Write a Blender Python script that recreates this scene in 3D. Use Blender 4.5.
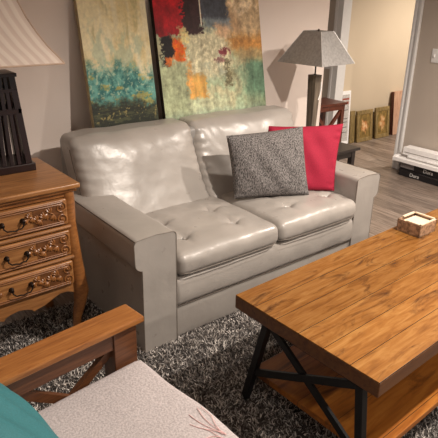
import bpy, math, random
from math import sin, cos, pi, radians, sqrt, exp, atan2, hypot
from mathutils import Vector, Matrix, noise, Euler
random.seed(7)
C = bpy.context.scene.collection
for o in list(bpy.data.objects): bpy.data.objects.remove(o)

# ---------------------------------------------------------------- camera
cd = bpy.data.cameras.new('camera'); cam = bpy.data.objects.new('camera', cd); C.objects.link(cam)
yaw, pit, rol = radians(-39.277), radians(-21.575), radians(1.575)
f = Vector((-sin(yaw)*cos(pit), cos(yaw)*cos(pit), sin(pit)))
r = Vector((cos(yaw), sin(yaw), 0)); u = r.cross(f)
r2 = r*cos(rol)+u*sin(rol); u2 = -r*sin(rol)+u*cos(rol)
M = Matrix((r2, u2, -f)).transposed().to_4x4(); M.translation = Vector((-1.0166, -1.878, 1.572))
cam.matrix_world = M
cd.sensor_width = 36; cd.lens = 536.473/438*36
cd.shift_x = (219-227.359)/438; cd.shift_y = (208.783-219)/438
cd.clip_start = .05
bpy.context.scene.camera = cam
# ---------------------------------------------------------------- world, lamps, exposure
w = bpy.data.worlds.new('world'); bpy.context.scene.world = w; w.use_nodes = True
w.node_tree.nodes['Background'].inputs[0].default_value = (1, .95, .90, 1)
w.node_tree.nodes['Background'].inputs[1].default_value = .13
def lamp(name, loc, power, radius=.05, col=(1, .84, .66), spot=None):
    l = bpy.data.lights.new(name, 'SPOT' if spot else 'POINT'); l.energy = power; l.color = col; l.shadow_soft_size = radius
    if spot: l.spot_size = radians(spot); l.spot_blend = .6
    o = bpy.data.objects.new(name, l); C.objects.link(o); o.location = loc; return o
KEY = (1, .885, .775)
lamp('ceiling_spot', (1.15, -1.45, 2.42), 84, .03, KEY, 150)
lamp('ceiling_spot', (2.75, -.85, 2.42), 58, .04, KEY, 150)
lamp('ceiling_spot', (-.9, -1.3, 2.42), 6, .04, KEY, 150)
lamp('ceiling_spot', (1.6, -3.2, 2.42), 48, .06, KEY, 150)
lamp('hall_ceiling_spot', (5.3, .5, 2.42), 84, .06, (1, .89, .78), 160)
vs = bpy.context.scene.view_settings
vs.view_transform = 'Standard'; vs.look = 'None'; vs.gamma = 1; vs.exposure = 1.76; vs.use_curve_mapping = False

# ---------------------------------------------------------------- materials
def srgb(c):
    return tuple(((v/255)/12.92 if v/255 <= .04045 else ((v/255+.055)/1.055)**2.4) for v in c[:3])+(1,)
def new_mat(name):
    m = bpy.data.materials.new(name); m.use_nodes = True
    nt = m.node_tree; return m, nt, nt.nodes['Principled BSDF']
def N(nt, t, **k):
    n = nt.nodes.new(t)
    for a, v in k.items():
        if a.startswith('i_'): n.inputs[a[2:].replace('_', ' ')].default_value = v
        else: setattr(n, a, v)
    return n
def coords(nt, scale=(1, 1, 1), rot=(0, 0, 0), loc=(0, 0, 0)):
    tc = N(nt, 'ShaderNodeTexCoord'); mp = N(nt, 'ShaderNodeMapping')
    mp.inputs['Scale'].default_value = scale; mp.inputs['Rotation'].default_value = rot; mp.inputs['Location'].default_value = loc
    nt.links.new(tc.outputs['Object'], mp.inputs['Vector']); return mp.outputs[0]
def ramp(nt, fac, stops):
    r = N(nt, 'ShaderNodeValToRGB'); e = r.color_ramp.elements
    while len(e) < len(stops): e.new(.5)
    for i, (p, c) in enumerate(stops): e[i].position = p; e[i].color = srgb(c) if max(c) > 1 else (*c[:3], 1)
    nt.links.new(fac, r.inputs[0]); return r.outputs[0]
def bump(nt, b, h, strength, dist=.01):
    bp = N(nt, 'ShaderNodeBump'); bp.inputs['Strength'].default_value = strength; bp.inputs['Distance'].default_value = dist
    nt.links.new(h, bp.inputs['Height']); nt.links.new(bp.outputs[0], b.inputs['Normal']); return bp
def noise_tex(nt, vec, scale, detail=4, rough=.5, dist=0):
    n = N(nt, 'ShaderNodeTexNoise'); n.inputs['Scale'].default_value = scale; n.inputs['Detail'].default_value = detail
    n.inputs['Roughness'].default_value = rough; n.inputs['Distortion'].default_value = dist
    nt.links.new(vec, n.inputs['Vector']); return n.outputs['Fac']
def mat(name, c, rough=.5, metal=0, var=.06, nscale=30, bmp=0, bscale=80, scale=(1, 1, 1), spec=.5):
    m, nt, b = new_mat(name); v = coords(nt, scale)
    lo = tuple(x*(1-var) for x in c); hi = tuple(min(255, x*(1+var)) for x in c)
    nt.links.new(ramp(nt, noise_tex(nt, v, nscale), [(.3, lo), (.7, hi)]), b.inputs['Base Color'])
    b.inputs['Roughness'].default_value = rough; b.inputs['Metallic'].default_value = metal
    b.inputs['Specular IOR Level'].default_value = spec
    if bmp: bump(nt, b, noise_tex(nt, v, bscale), bmp, .003)
    return m
def wood(name, dark, mid, light, axis='x', rough=.4, gs=6, stretch=14, bmp=.15, planks=None, spec=.5, dstreak=None):
    m, nt, b = new_mat(name)
    sc = {'x': (1, stretch, stretch), 'y': (stretch, 1, stretch), 'z': (stretch, stretch, 1)}[axis]
    v = coords(nt, sc); g = noise_tex(nt, v, gs, 6, .62, .6)
    col = ramp(nt, g, [(.28, dark), (.48, mid), (.72, light)])
    if dstreak:
        v2 = coords(nt, tuple(s*.45 if s > 1 else s for s in sc), loc=(.3, .7, 0)); g2 = noise_tex(nt, v2, gs*.55, 5, .65, 1.2)
        fac = ramp(nt, g2, [(.30, (1., 1., 1.)), (.46, (0., 0., 0.))])
        mx = N(nt, 'ShaderNodeMixRGB'); nt.links.new(fac, mx.inputs[0]); nt.links.new(col, mx.inputs[1]); mx.inputs[2].default_value = srgb(dstreak); col = mx.outputs[0]
    if planks:
        tc = N(nt, 'ShaderNodeTexCoord'); sp = N(nt, 'ShaderNodeSeparateXYZ'); nt.links.new(tc.outputs['Object'], sp.inputs[0])
        wdt, ax, ln = planks
        d = N(nt, 'ShaderNodeMath', operation='DIVIDE'); nt.links.new(sp.outputs[ax], d.inputs[0]); d.inputs[1].default_value = wdt
        fl = N(nt, 'ShaderNodeMath', operation='FLOOR'); nt.links.new(d.outputs[0], fl.inputs[0])
        fr = N(nt, 'ShaderNodeMath', operation='FRACT'); nt.links.new(d.outputs[0], fr.inputs[0])
        wn = N(nt, 'ShaderNodeTexWhiteNoise', noise_dimensions='1D'); nt.links.new(fl.outputs[0], wn.inputs['W'])
        other = 1-ax
        l1 = N(nt, 'ShaderNodeMath', operation='DIVIDE'); nt.links.new(sp.outputs[other], l1.inputs[0]); l1.inputs[1].default_value = ln
        l2 = N(nt, 'ShaderNodeMath', operation='ADD'); nt.links.new(l1.outputs[0], l2.inputs[0]); nt.links.new(wn.outputs[0], l2.inputs[1])
        lf = N(nt, 'ShaderNodeMath', operation='FLOOR'); nt.links.new(l2.outputs[0], lf.inputs[0])
        cb = N(nt, 'ShaderNodeMath', operation='MULTIPLY_ADD'); nt.links.new(lf.outputs[0], cb.inputs[0]); cb.inputs[1].default_value = 7.31; nt.links.new(fl.outputs[0], cb.inputs[2])
        w2 = N(nt, 'ShaderNodeTexWhiteNoise', noise_dimensions='1D'); nt.links.new(cb.outputs[0], w2.inputs['W'])
        hs = N(nt, 'ShaderNodeMapRange'); nt.links.new(w2.outputs[0], hs.inputs[0]); hs.inputs[3].default_value = .74; hs.inputs[4].default_value = 1.2
        mx = N(nt, 'ShaderNodeHueSaturation'); nt.links.new(hs.outputs[0], mx.inputs['Value']); nt.links.new(col, mx.inputs['Color']); col = mx.outputs[0]
        gp = N(nt, 'ShaderNodeMath', operation='LESS_THAN'); nt.links.new(fr.outputs[0], gp.inputs[0]); gp.inputs[1].default_value = .0025/wdt
        m2 = N(nt, 'ShaderNodeMixRGB'); nt.links.new(gp.outputs[0], m2.inputs[0]); nt.links.new(col, m2.inputs[1]); m2.inputs[2].default_value = srgb(tuple(x*.45 for x in dark)); col = m2.outputs[0]
    nt.links.new(col, b.inputs['Base Color']); b.inputs['Roughness'].default_value = rough; b.inputs['Specular IOR Level'].default_value = spec
    bump(nt, b, g, bmp, .002); return m
def vcol_mat(name, rough=.55, bmp=.3, bscale=120, spec=.3):
    m, nt, b = new_mat(name); a = N(nt, 'ShaderNodeVertexColor', layer_name='col')
    nt.links.new(a.outputs[0], b.inputs['Base Color']); b.inputs['Roughness'].default_value = rough; b.inputs['Specular IOR Level'].default_value = spec
    if bmp: bump(nt, b, noise_tex(nt, coords(nt), bscale), bmp, .003)
    return m
def leather(name, c, rough=.34):
    m, nt, b = new_mat(name); v = coords(nt)
    nt.links.new(ramp(nt, noise_tex(nt, v, 5, 5), [(.3, tuple(x*.95 for x in c)), (.7, tuple(min(255, x*1.03) for x in c))]), b.inputs['Base Color'])
    b.inputs['Roughness'].default_value = rough; b.inputs['Specular IOR Level'].default_value = .55
    n1 = noise_tex(nt, v, 11, 3, .5, .2); n2 = noise_tex(nt, coords(nt, (1, .6, 1)), 75, 5, .65)
    mm = N(nt, 'ShaderNodeMath', operation='MULTIPLY_ADD'); nt.links.new(n2, mm.inputs[0]); mm.inputs[1].default_value = .06; nt.links.new(n1, mm.inputs[2])
    bump(nt, b, mm.outputs[0], .28, .010)
    r = ramp(nt, noise_tex(nt, v, 16, 4), [(.3, (rough-.04,)*3), (.7, (rough+.06,)*3)]); nt.links.new(r, b.inputs['Roughness'])
    return m
def fabric(name, c, sc=500, var=.12, rough=.9, bmp=.35, weave=None):
    m, nt, b = new_mat(name); v = coords(nt)
    n = noise_tex(nt, v, sc, 2) if not weave else noise_tex(nt, coords(nt, weave), sc, 3, .7)
    nt.links.new(ramp(nt, n, [(.36, tuple(x*(1-var) for x in c)), (.64, tuple(min(255, x*(1+var)) for x in c))]), b.inputs['Base Color'])
    b.inputs['Roughness'].default_value = rough; b.inputs['Specular IOR Level'].default_value = .25
    bump(nt, b, n, bmp, .003); return m

WALL = mat('wall_paint', (234, 221, 212), .72, var=.01, nscale=3, bmp=.05, bscale=260, spec=.35)
TAUPE = mat('taupe_paint', (186, 174, 162), .75, var=.01, nscale=3, bmp=.05, bscale=260, spec=.3)
BEIGE = mat('beige_paint', (206, 190, 166), .75, var=.01, nscale=3, bmp=.05, bscale=260, spec=.3)
CEIL = mat('ceiling_paint', (232, 228, 220), .9, var=.01)
TRIM = mat('white_trim_paint', (226, 224, 222), .4, var=.01)
FLOOR = wood('grey_plank_floor', (84, 70, 62), (130, 115, 104), (168, 154, 142), 'y', .38, 4, 14, .1, planks=(.145, 0, 1.2))
LEATHER = leather('taupe_leather', (160, 154, 148), .31)
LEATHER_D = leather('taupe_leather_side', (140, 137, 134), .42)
PIPING = mat('leather_piping', (126, 118, 110), .45)
SEAM = mat('dark_seam_thread', (92, 82, 74), .6)
OAK = wood('honey_oak', (116, 76, 42), (148, 100, 58), (174, 124, 76), 'x', .33, 7, 12, .12)
OAKC = wood('carved_oak', (104, 62, 30), (138, 88, 46), (162, 108, 60), 'x', .3, 9, 8, .1)
CREVICE = wood('crevice_shade_wood', (80, 48, 24), (104, 64, 34), (126, 82, 46), 'x', .4, 12, 4, .3)  # darker brown puts the shade of the carving's crevices into the colour
TABLE = wood('rustic_table_wood', (112, 68, 28), (144, 95, 44), (166, 120, 66), 'x', .27, 6, 8, .25, planks=(.113, 1, 40), dstreak=(78, 46, 24))
TABLE_E = wood('rustic_table_edge_wood', (66, 38, 18), (92, 56, 28), (112, 72, 36), 'x', .38, 5, 10, .2)
SHELFW = wood('rustic_shelf_wood', (120, 66, 20), (158, 94, 34), (184, 120, 50), 'x', .35, 3.2, 11, .15, planks=(.16, 1, 40), dstreak=(80, 42, 16))
IRON = mat('black_iron', (20, 20, 22), .5, .3)
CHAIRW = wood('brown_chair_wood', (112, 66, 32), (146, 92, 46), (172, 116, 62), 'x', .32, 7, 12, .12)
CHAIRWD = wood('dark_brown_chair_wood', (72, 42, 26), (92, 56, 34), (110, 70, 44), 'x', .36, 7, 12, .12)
ESPRESSO = mat('espresso_wood', (34, 18, 18), .28, var=.15, scale=(1, 1, .1))
DARKW = mat('black_stained_wood', (40, 34, 32), .35, var=.15)
WALNUT = wood('reddish_brown_wood', (62, 28, 16), (92, 44, 28), (116, 60, 40), 'z', .35, 8, 8, .1)
SHADE, _nt, _b = new_mat('cream_shade_fabric'); _w = N(_nt, 'ShaderNodeTexWave'); _w.inputs['Scale'].default_value = 14; _w.bands_direction = 'DIAGONAL'
_nt.links.new(coords(_nt, (1, 1, .02)), _w.inputs['Vector']); _nt.links.new(ramp(_nt, _w.outputs['Fac'], [(.3, (226, 208, 196)), (.7, (240, 226, 214))]), _b.inputs['Base Color']); _b.inputs['Roughness'].default_value = .8
bump(_nt, _b, _w.outputs['Fac'], .3, .004)
BRASS = mat('dark_bronze', (44, 36, 32), .32, .7)
SILVER = mat('brushed_silver_paper', (168, 166, 164), .38, .5, var=.08, nscale=60, bmp=.15)
STONE = mat('faux_stone_lamp_body', (98, 88, 76), .5, var=.25, nscale=40, scale=(1, 1, .12))
GREYP = fabric('grey_tweed', (84, 81, 80), 230, .75, bmp=.8, weave=(1, 1, .35))
REDP = fabric('red_cotton', (152, 32, 56), 240, .07, .8, .25)
TEAL = fabric('teal_fabric', (54, 112, 118), 300, .05, .6, .2)
WHITEP = mat('white_board', (246, 244, 243), .5, var=.02)
BLACKB = mat('black_carton', (30, 28, 30), .4)
GREYL = mat('grey_label', (120, 116, 116), .6, var=.2, nscale=200)
INKW = mat('white_ink', (225, 225, 222), .6)
CARTON = mat('brown_patterned_side', (142, 114, 92), .35, var=.35, nscale=60)
CREAM = mat('cream_rim', (226, 206, 180), .5, var=.04)
PAINT = vcol_mat('oil_paint', .5, .45, 90)
CANVAS = mat('canvas_edge', (176, 160, 124), .8, var=.1)
CANVAS_D = mat('dark_canvas_edge', (46, 34, 28), .8, var=.1)
GILT = wood('gilded_frame_wood', (92, 76, 44), (138, 116, 70), (168, 144, 96), 'z', .4, 12, 4, .3)
PINE = wood('pale_plank_wood', (150, 104, 82), (196, 156, 130), (214, 180, 154), 'z', .6, 5, 10, .1)
PINKCORD = mat('pink_embroidery_thread', (232, 190, 188), .9)

# ---------------------------------------------------------------- geometry
class G:
    def __init__(s): s.v = []; s.f = []; s.c = None
    def add(s, vs, fs):
        n = len(s.v); s.v += [tuple(v) for v in vs]; s.f += [tuple(i+n for i in q) for q in fs]; return s
    def box(s, x0, x1, y0, y1, z0, z1, M=None):
        vs = [Vector((x, y, z)) for z in (z0, z1) for y in (y0, y1) for x in (x0, x1)]
        if M: vs = [M@v for v in vs]
        return s.add(vs, [(0, 2, 3, 1), (4, 5, 7, 6), (0, 1, 5, 4), (2, 6, 7, 3), (0, 4, 6, 2), (1, 3, 7, 5)])
    def bar(s, a, b, w, h, up=(0, 0, 1)):
        a, b = Vector(a), Vector(b); d = (b-a).normalized(); sd = d.cross(Vector(up))
        sd = sd.normalized() if sd.length > 1e-4 else Vector((1, 0, 0)); n = sd.cross(d).normalized()
        vs = [p+sd*(i*w/2)+n*(j*h/2) for p in (a, b) for j in (-1, 1) for i in (-1, 1)]
        return s.add(vs, [(0, 2, 3, 1), (4, 5, 7, 6), (0, 1, 5, 4), (2, 6, 7, 3), (0, 4, 6, 2), (1, 3, 7, 5)])
    def tube(s, pts, rad, seg=8, closed=False, flat=1):
        pts = [Vector(p) for p in pts]; n = len(pts); rings = []; up = Vector((0, 0, 1)); prev = None
        for i, p in enumerate(pts):
            a = pts[(i-1) % n] if closed else pts[max(i-1, 0)]; b = pts[(i+1) % n] if closed else pts[min(i+1, n-1)]
            t = (b-a); t = t.normalized() if t.length > 1e-9 else Vector((1, 0, 0))
            if prev is None:
                x = t.cross(up); x = x.normalized() if x.length > .1 else t.cross(Vector((1, 0, 0))).normalized()
            else: x = (prev-t*prev.dot(t)).normalized()
            prev = x; y = t.cross(x); rr = rad[i] if isinstance(rad, (list, tuple)) else rad
            rings.append([p+x*(cos(k*2*pi/seg)*rr)+y*(sin(k*2*pi/seg)*rr*flat) for k in range(seg)])
        vs = [v for r in rings for v in r]; fs = []
        for i in range(n if closed else n-1):
            j = (i+1) % n
            for k in range(seg): fs.append((i*seg+k, i*seg+(k+1) % seg, j*seg+(k+1) % seg, j*seg+k))
        if not closed: fs += [tuple(range(seg))[::-1], tuple((n-1)*seg+k for k in range(seg))]
        return s.add(vs, fs)
    def prism(s, poly, a, b, plane='xz'):
        def P(p, q): return {'xz': (p[0], q, p[1]), 'xy': (p[0], p[1], q), 'yz': (q, p[0], p[1])}[plane]
        n = len(poly); vs = [P(p, a) for p in poly]+[P(p, b) for p in poly]
        return s.add(vs, [tuple(range(n)), tuple(range(2*n-1, n-1, -1))]+[(i, i+n, (i+1) % n+n, (i+1) % n) for i in range(n)])
    def lathe(s, prof, cx=0, cy=0, seg=20):
        vs = [(cx+r*cos(2*pi*k/seg), cy+r*sin(2*pi*k/seg), z) for r, z in prof for k in range(seg)]; fs = []
        for i in range(len(prof)-1):
            for k in range(seg): fs.append((i*seg+k, i*seg+(k+1) % seg, (i+1)*seg+(k+1) % seg, (i+1)*seg+k))
        fs += [tuple(range(seg))[::-1], tuple((len(prof)-1)*seg+k for k in range(seg))]; return s.add(vs, fs)
    def blob(s, c, rx, ry, rz, seg=8, rings=5):
        vs = []; fs = []
        for i in range(rings+1):
            a = -pi/2+pi*i/rings
            for k in range(seg): vs.append((c[0]+rx*cos(a)*cos(2*pi*k/seg), c[1]+ry*cos(a)*sin(2*pi*k/seg), c[2]+rz*sin(a)))
        for i in range(rings):
            for k in range(seg): fs.append((i*seg+k, i*seg+(k+1) % seg, (i+1)*seg+(k+1) % seg, (i+1)*seg+k))
        return s.add(vs, fs)
    def soft(s, lo, hi, r, n=(16, 16, 8), fn=None):
        lo, hi = Vector(lo), Vector(hi); half = (hi-lo)/2; cen = (hi+lo)/2
        def axis(i):
            h = half[i]; rr = min(r, h*.999); k = 5; core = h-rr
            e = [h-rr*(j/k) for j in range(k)] ; m = max(2, n[i])
            mid = [core-2*core*j/m for j in range(m+1)]
            return [-x for x in e]+[-x for x in mid]+e[::-1]
        ax = [axis(i) for i in range(3)]; key = {}; vs = []; fs = []
        def vid(p):
            k = (round(p[0], 6), round(p[1], 6), round(p[2], 6))
            if k in key: return key[k]
            q = Vector(p); inner = Vector([max(-(half[i]-min(r, half[i]*.999)), min(half[i]-min(r, half[i]*.999), q[i])) for i in range(3)])
            d = q-inner
            if d.length > 1e-9:
                m = max(abs(d[0]), abs(d[1]), abs(d[2])); q = inner+d.normalized()*m
            c = Vector([q[i]/half[i] for i in range(3)]); q = q+cen
            if fn: q = fn(q, c)
            key[k] = len(vs); vs.append(q); return key[k]
        for a in range(3):
            b, c = (a+1) % 3, (a+2) % 3
            for sgn in (-1, 1):
                A = ax[b]; B = ax[c]
                for i in range(len(A)-1):
                    for j in range(len(B)-1):
                        def pt(x, y):
                            p = [0, 0, 0]; p[a] = sgn*half[a]; p[b] = x; p[c] = y; return p
                        q = [vid(pt(A[i], B[j])), vid(pt(A[i+1], B[j])), vid(pt(A[i+1], B[j+1])), vid(pt(A[i], B[j+1]))]
                        if sgn < 0: q = q[::-1]
                        fs.append(tuple(q))
        return s.add(vs, fs)
def obj(name, g, m, parent=None, world=False, smooth=False, bevel=0, cols=None, angle=40):
    me = bpy.data.meshes.new(name); vs = g.v
    if parent is not None and world:
        Mi = parent.matrix_basis.inverted(); vs = [tuple(Mi@Vector(v)) for v in vs]
    me.from_pydata(vs, [], g.f)
    if cols:
        a = me.color_attributes.new('col', 'FLOAT_COLOR', 'POINT')
        for i, c in enumerate(cols): a.data[i].color = srgb(c)
    me.materials.append(m)
    if smooth:
        me.polygons.foreach_set('use_smooth', [True]*len(me.polygons)); me.set_sharp_from_angle(angle=radians(angle))
    me.update()
    o = bpy.data.objects.new(name, me); C.objects.link(o)
    if parent is not None: o.parent = parent
    if bevel:
        b = o.modifiers.new('bevel', 'BEVEL'); b.width = bevel; b.segments = 2; b.limit_method = 'ANGLE'
    return o
def thing(name, label, cat, loc=(0, 0, 0), rz=0, group=None):
    o = bpy.data.objects.new(name, None); C.objects.link(o); o.location = loc; o.rotation_euler = (0, 0, rz)
    o['label'] = label; o['category'] = cat
    if group: o['group'] = group
    o.empty_display_size = .1
    o.matrix_basis = Matrix.Translation(loc)@Matrix.Rotation(rz, 4, 'Z')
    return o
def struct(name, g, m, parent=None, bevel=0, smooth=False):
    o = obj(name, g, m, parent, bevel=bevel, smooth=smooth)
    if parent is None: o['kind'] = 'structure'
    return o
def text(name, s, size, M, m, parent, ext=.0006):
    cu = bpy.data.curves.new(name, 'FONT'); cu.body = s; cu.size = size; cu.extrude = ext; cu.align_x = 'LEFT'
    t = bpy.data.objects.new(name+'_curve', cu); C.objects.link(t)
    bpy.context.view_layer.update(); dg = bpy.context.evaluated_depsgraph_get()
    me = bpy.data.meshes.new_from_object(t.evaluated_get(dg)); bpy.data.objects.remove(t)
    me.transform(parent.matrix_basis.inverted()@M); me.materials.clear(); me.materials.append(m)
    o = bpy.data.objects.new(name, me); C.objects.link(o); o.parent = parent; return o
def lerp(a, b, t): return a+(b-a)*t
def ss(a, b, x):
    t = max(0, min(1, (x-a)/(b-a))) if a != b else 0; return t*t*(3-2*t)
def nz(x, y, z=0, s=1): return noise.noise(Vector((x*s, y*s, z*s)))
def fb(x, y, z=0, s=1, o=4): return .6*noise.fractal(Vector((x*s, y*s, z*7.3)), .55, 2.1, o)

# ---------------------------------------------------------------- setting
FZ = -.02
struct('floor', G().box(-2.6, 7.2, -4.6, 2.9, -.12, FZ), FLOOR)
struct('ceiling', G().box(-2.6, 7.2, -4.6, 2.9, 2.48, 2.56), CEIL)
WY = 1.12
poly = [(-2.5, WY), (2.40, WY)]+[(2.40+.03*sin(a*pi/10), WY+.03-.03*cos(a*pi/10)) for a in range(1, 6)]+[(2.43, WY+.13), (-2.5, WY+.13)]
struct('wall_back', G().prism(poly, FZ, 2.48, 'xy'), WALL, smooth=True)
XR = 3.648
struct('wall_right', G().box(XR, XR+.12, -4.5, 1.13, FZ, 2.48), TAUPE)
struct('wall_right_far', G().box(XR, XR+.12, 2.04, 2.8, FZ, 2.48), TAUPE)
struct('wall_right_header', G().box(XR, XR+.12, 1.13, 2.04, 2.1, 2.48), TAUPE)
struct('wall_passage', G().box(2.2, XR, 2.6, 2.72, FZ, 2.48), TAUPE)
struct('wall_hall', G().box(XR+.12, 7.1, 2.13, 2.25, FZ, 2.48), BEIGE)
struct('wall_hall_end', G().box(7.0, 7.12, -.5, 2.13, FZ, 2.48), BEIGE)
struct('wall_left', G().box(-2.62, -2.5, -4.5, 1.25, FZ, 2.48), WALL)
# door casing with stepped profile
g = G()
for (ya, yb, d) in ((1.078, 1.165, .012), (1.084, 1.108, .022), (1.138, 1.16, .018)):
    g.box(XR-d, XR, ya, yb, FZ, 2.16)
struct('trim_1', g, TRIM, bevel=.003)
g = G()
for (ya, yb, d) in ((2.0, 2.11, .012), (2.07, 2.10, .022)): g.box(XR-d, XR, ya, yb, FZ, 2.16)
g.box(XR-.005, XR+.135, 2.01, 2.04, FZ, 2.1)
struct('trim_2', g, TRIM, bevel=.003)
struct('trim_3', G().box(XR-.012, XR, 1.055, 2.11, 2.07, 2.17), TRIM)
struct('trim_4', G().box(XR-.005, XR+.135, 1.13, 1.155, FZ, 2.1), TRIM)
struct('baseboard_right', G().box(XR-.014, XR, -4.5, 1.055, FZ, .08), TRIM, bevel=.004)
struct('baseboard_back', G().box(-2.5, 2.40, WY-.014, WY, FZ, .08), TRIM, bevel=.004)

# light switch on the right wall, outlet
t = thing('light_switch', 'white light switch plate on the taupe wall above the stacked cartons', 'switch', (XR, .86, 1.117))
obj('plate', G().soft((-.007, -.06, -.062), (0, .06, .062), .004, (2, 4, 4)), TRIM, t, smooth=True)
for yy in (-.03, .03):
    obj('toggle', G().box(-.016, -.005, yy-.006, yy+.006, -.013, .013), WHITEP, t, bevel=.002)
t = thing('wall_plate', 'small pale wall plate on the dark strip of wall behind the silver lamp', 'wall plate', (XR, 2.18, .90))
obj('plate', G().soft((-.007, -.065, -.04), (0, .065, .04), .004, (2, 4, 4)), TRIM, t, smooth=True)
obj('toggle', G().box(-.014, -.005, -.008, .008, -.012, .012), WHITEP, t)
t = thing('door_stop', 'tiny white door stop low on the beige wall beside the framed pictures', 'door stop', (4.76, 2.13, .07))
obj('stem', G().bar((0, 0, 0), (0, -.05, 0), .012, .012), TRIM, t)
obj('tip', G().blob((0, -.055, 0), .016, .012, .016), WHITEP, t, smooth=True)

# ---------------------------------------------------------------- rug
RX0, RX1, RY0, RY1 = -1.7, 1.9, -2.3, .62
t = thing('shag_rug', 'dark grey shaggy rug under the loveseat, armchair and coffee table', 'rug', ((RX0+RX1)/2, (RY0+RY1)/2, FZ))
RUGB = mat('rug_backing', (58, 54, 52), .95, var=.3, nscale=200)
obj('rug_backing', G().box(RX0, RX1, RY0, RY1, FZ, FZ+.006), RUGB, t, world=True)
import numpy as np
rng = np.random.default_rng(3)
def pile(n, x0, x1, y0, y1, L=.026, W=.004):
    px = rng.uniform(x0, x1, n); py = rng.uniform(y0, y1, n)
    cl = np.array([fb(px[i], py[i], 0, 9, 2) for i in range(n)])
    an = rng.uniform(0, 2*pi, n); wa = rng.uniform(0, 2*pi, n)
    ln = L*rng.uniform(.5, 1.0, n); le = rng.uniform(.3, 1.7, n)
    b = np.stack([px, py, np.full(n, FZ+.005)], 1)
    s = np.stack([np.cos(wa), np.sin(wa), np.zeros(n)], 1)*W/2
    d = np.stack([np.cos(an)*le, np.sin(an)*le, np.ones(n)], 1); d /= np.linalg.norm(d, axis=1)[:, None]
    m = b+d*ln[:, None]*.55; dd = d.copy(); dd[:, :2] *= 1.7; dd /= np.linalg.norm(dd, axis=1)[:, None]; tp = m+dd*ln[:, None]*.5
    V = np.concatenate([b-s, b+s, m+s, m-s, tp], 1).reshape(-1, 3)
    q = np.arange(n)[:, None]*5
    F = [tuple(x) for x in (q+np.array([[0, 1, 2, 3]])).tolist()]+[tuple(x) for x in (q+np.array([[3, 2, 4]])).tolist()]
    base = np.clip(.62+rng.normal(0, .36, n)+cl*.3, 0, 1)
    colr = (np.array([40, 37, 37])[None, :]*(1-base[:, None])+np.array([226, 219, 212])[None, :]*base[:, None])/255
    colr = np.where(colr <= .04045, colr/12.92, ((colr+.055)/1.055)**2.4)
    me = bpy.data.meshes.new('pile'); me.from_pydata(V.tolist(), [], F)
    a = me.color_attributes.new('col', 'FLOAT_COLOR', 'POINT')
    cc = np.concatenate([np.repeat(colr, 5, axis=0), np.ones((n*5, 1))], 1).astype(np.float32); a.data.foreach_set('color', cc.ravel())
    me.materials.append(PILE); me.transform(t.matrix_basis.inverted()); o = bpy.data.objects.new('pile', me); C.objects.link(o); o.parent = t; o['kind'] = 'stuff'; return o
PILE = vcol_mat('rug_yarn', .85, 0, spec=.2)
pile(210000, RX0, RX1, RY0, RY1)

# ---------------------------------------------------------------- loveseat
W = 1.739; AW = .2185; OV = .037; HA = .577; PZ = .427
sofa = thing('loveseat', 'taupe grey leather two seat sofa with tufted seat cushions against the pale wall', 'sofa', (W/2, .45, FZ))
def S(name, g, m=LEATHER, smooth=True, parent=sofa, **k):
    if parent is sofa: return obj(name, g, m, sofa, world=True, smooth=smooth, **k)
    # sub-part: sofa-local coordinates
    Mi = sofa.matrix_basis.inverted(); g.v = [tuple(Mi@Vector(v)) for v in g.v]
    return obj(name, g, m, parent, smooth=smooth, **k)
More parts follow.
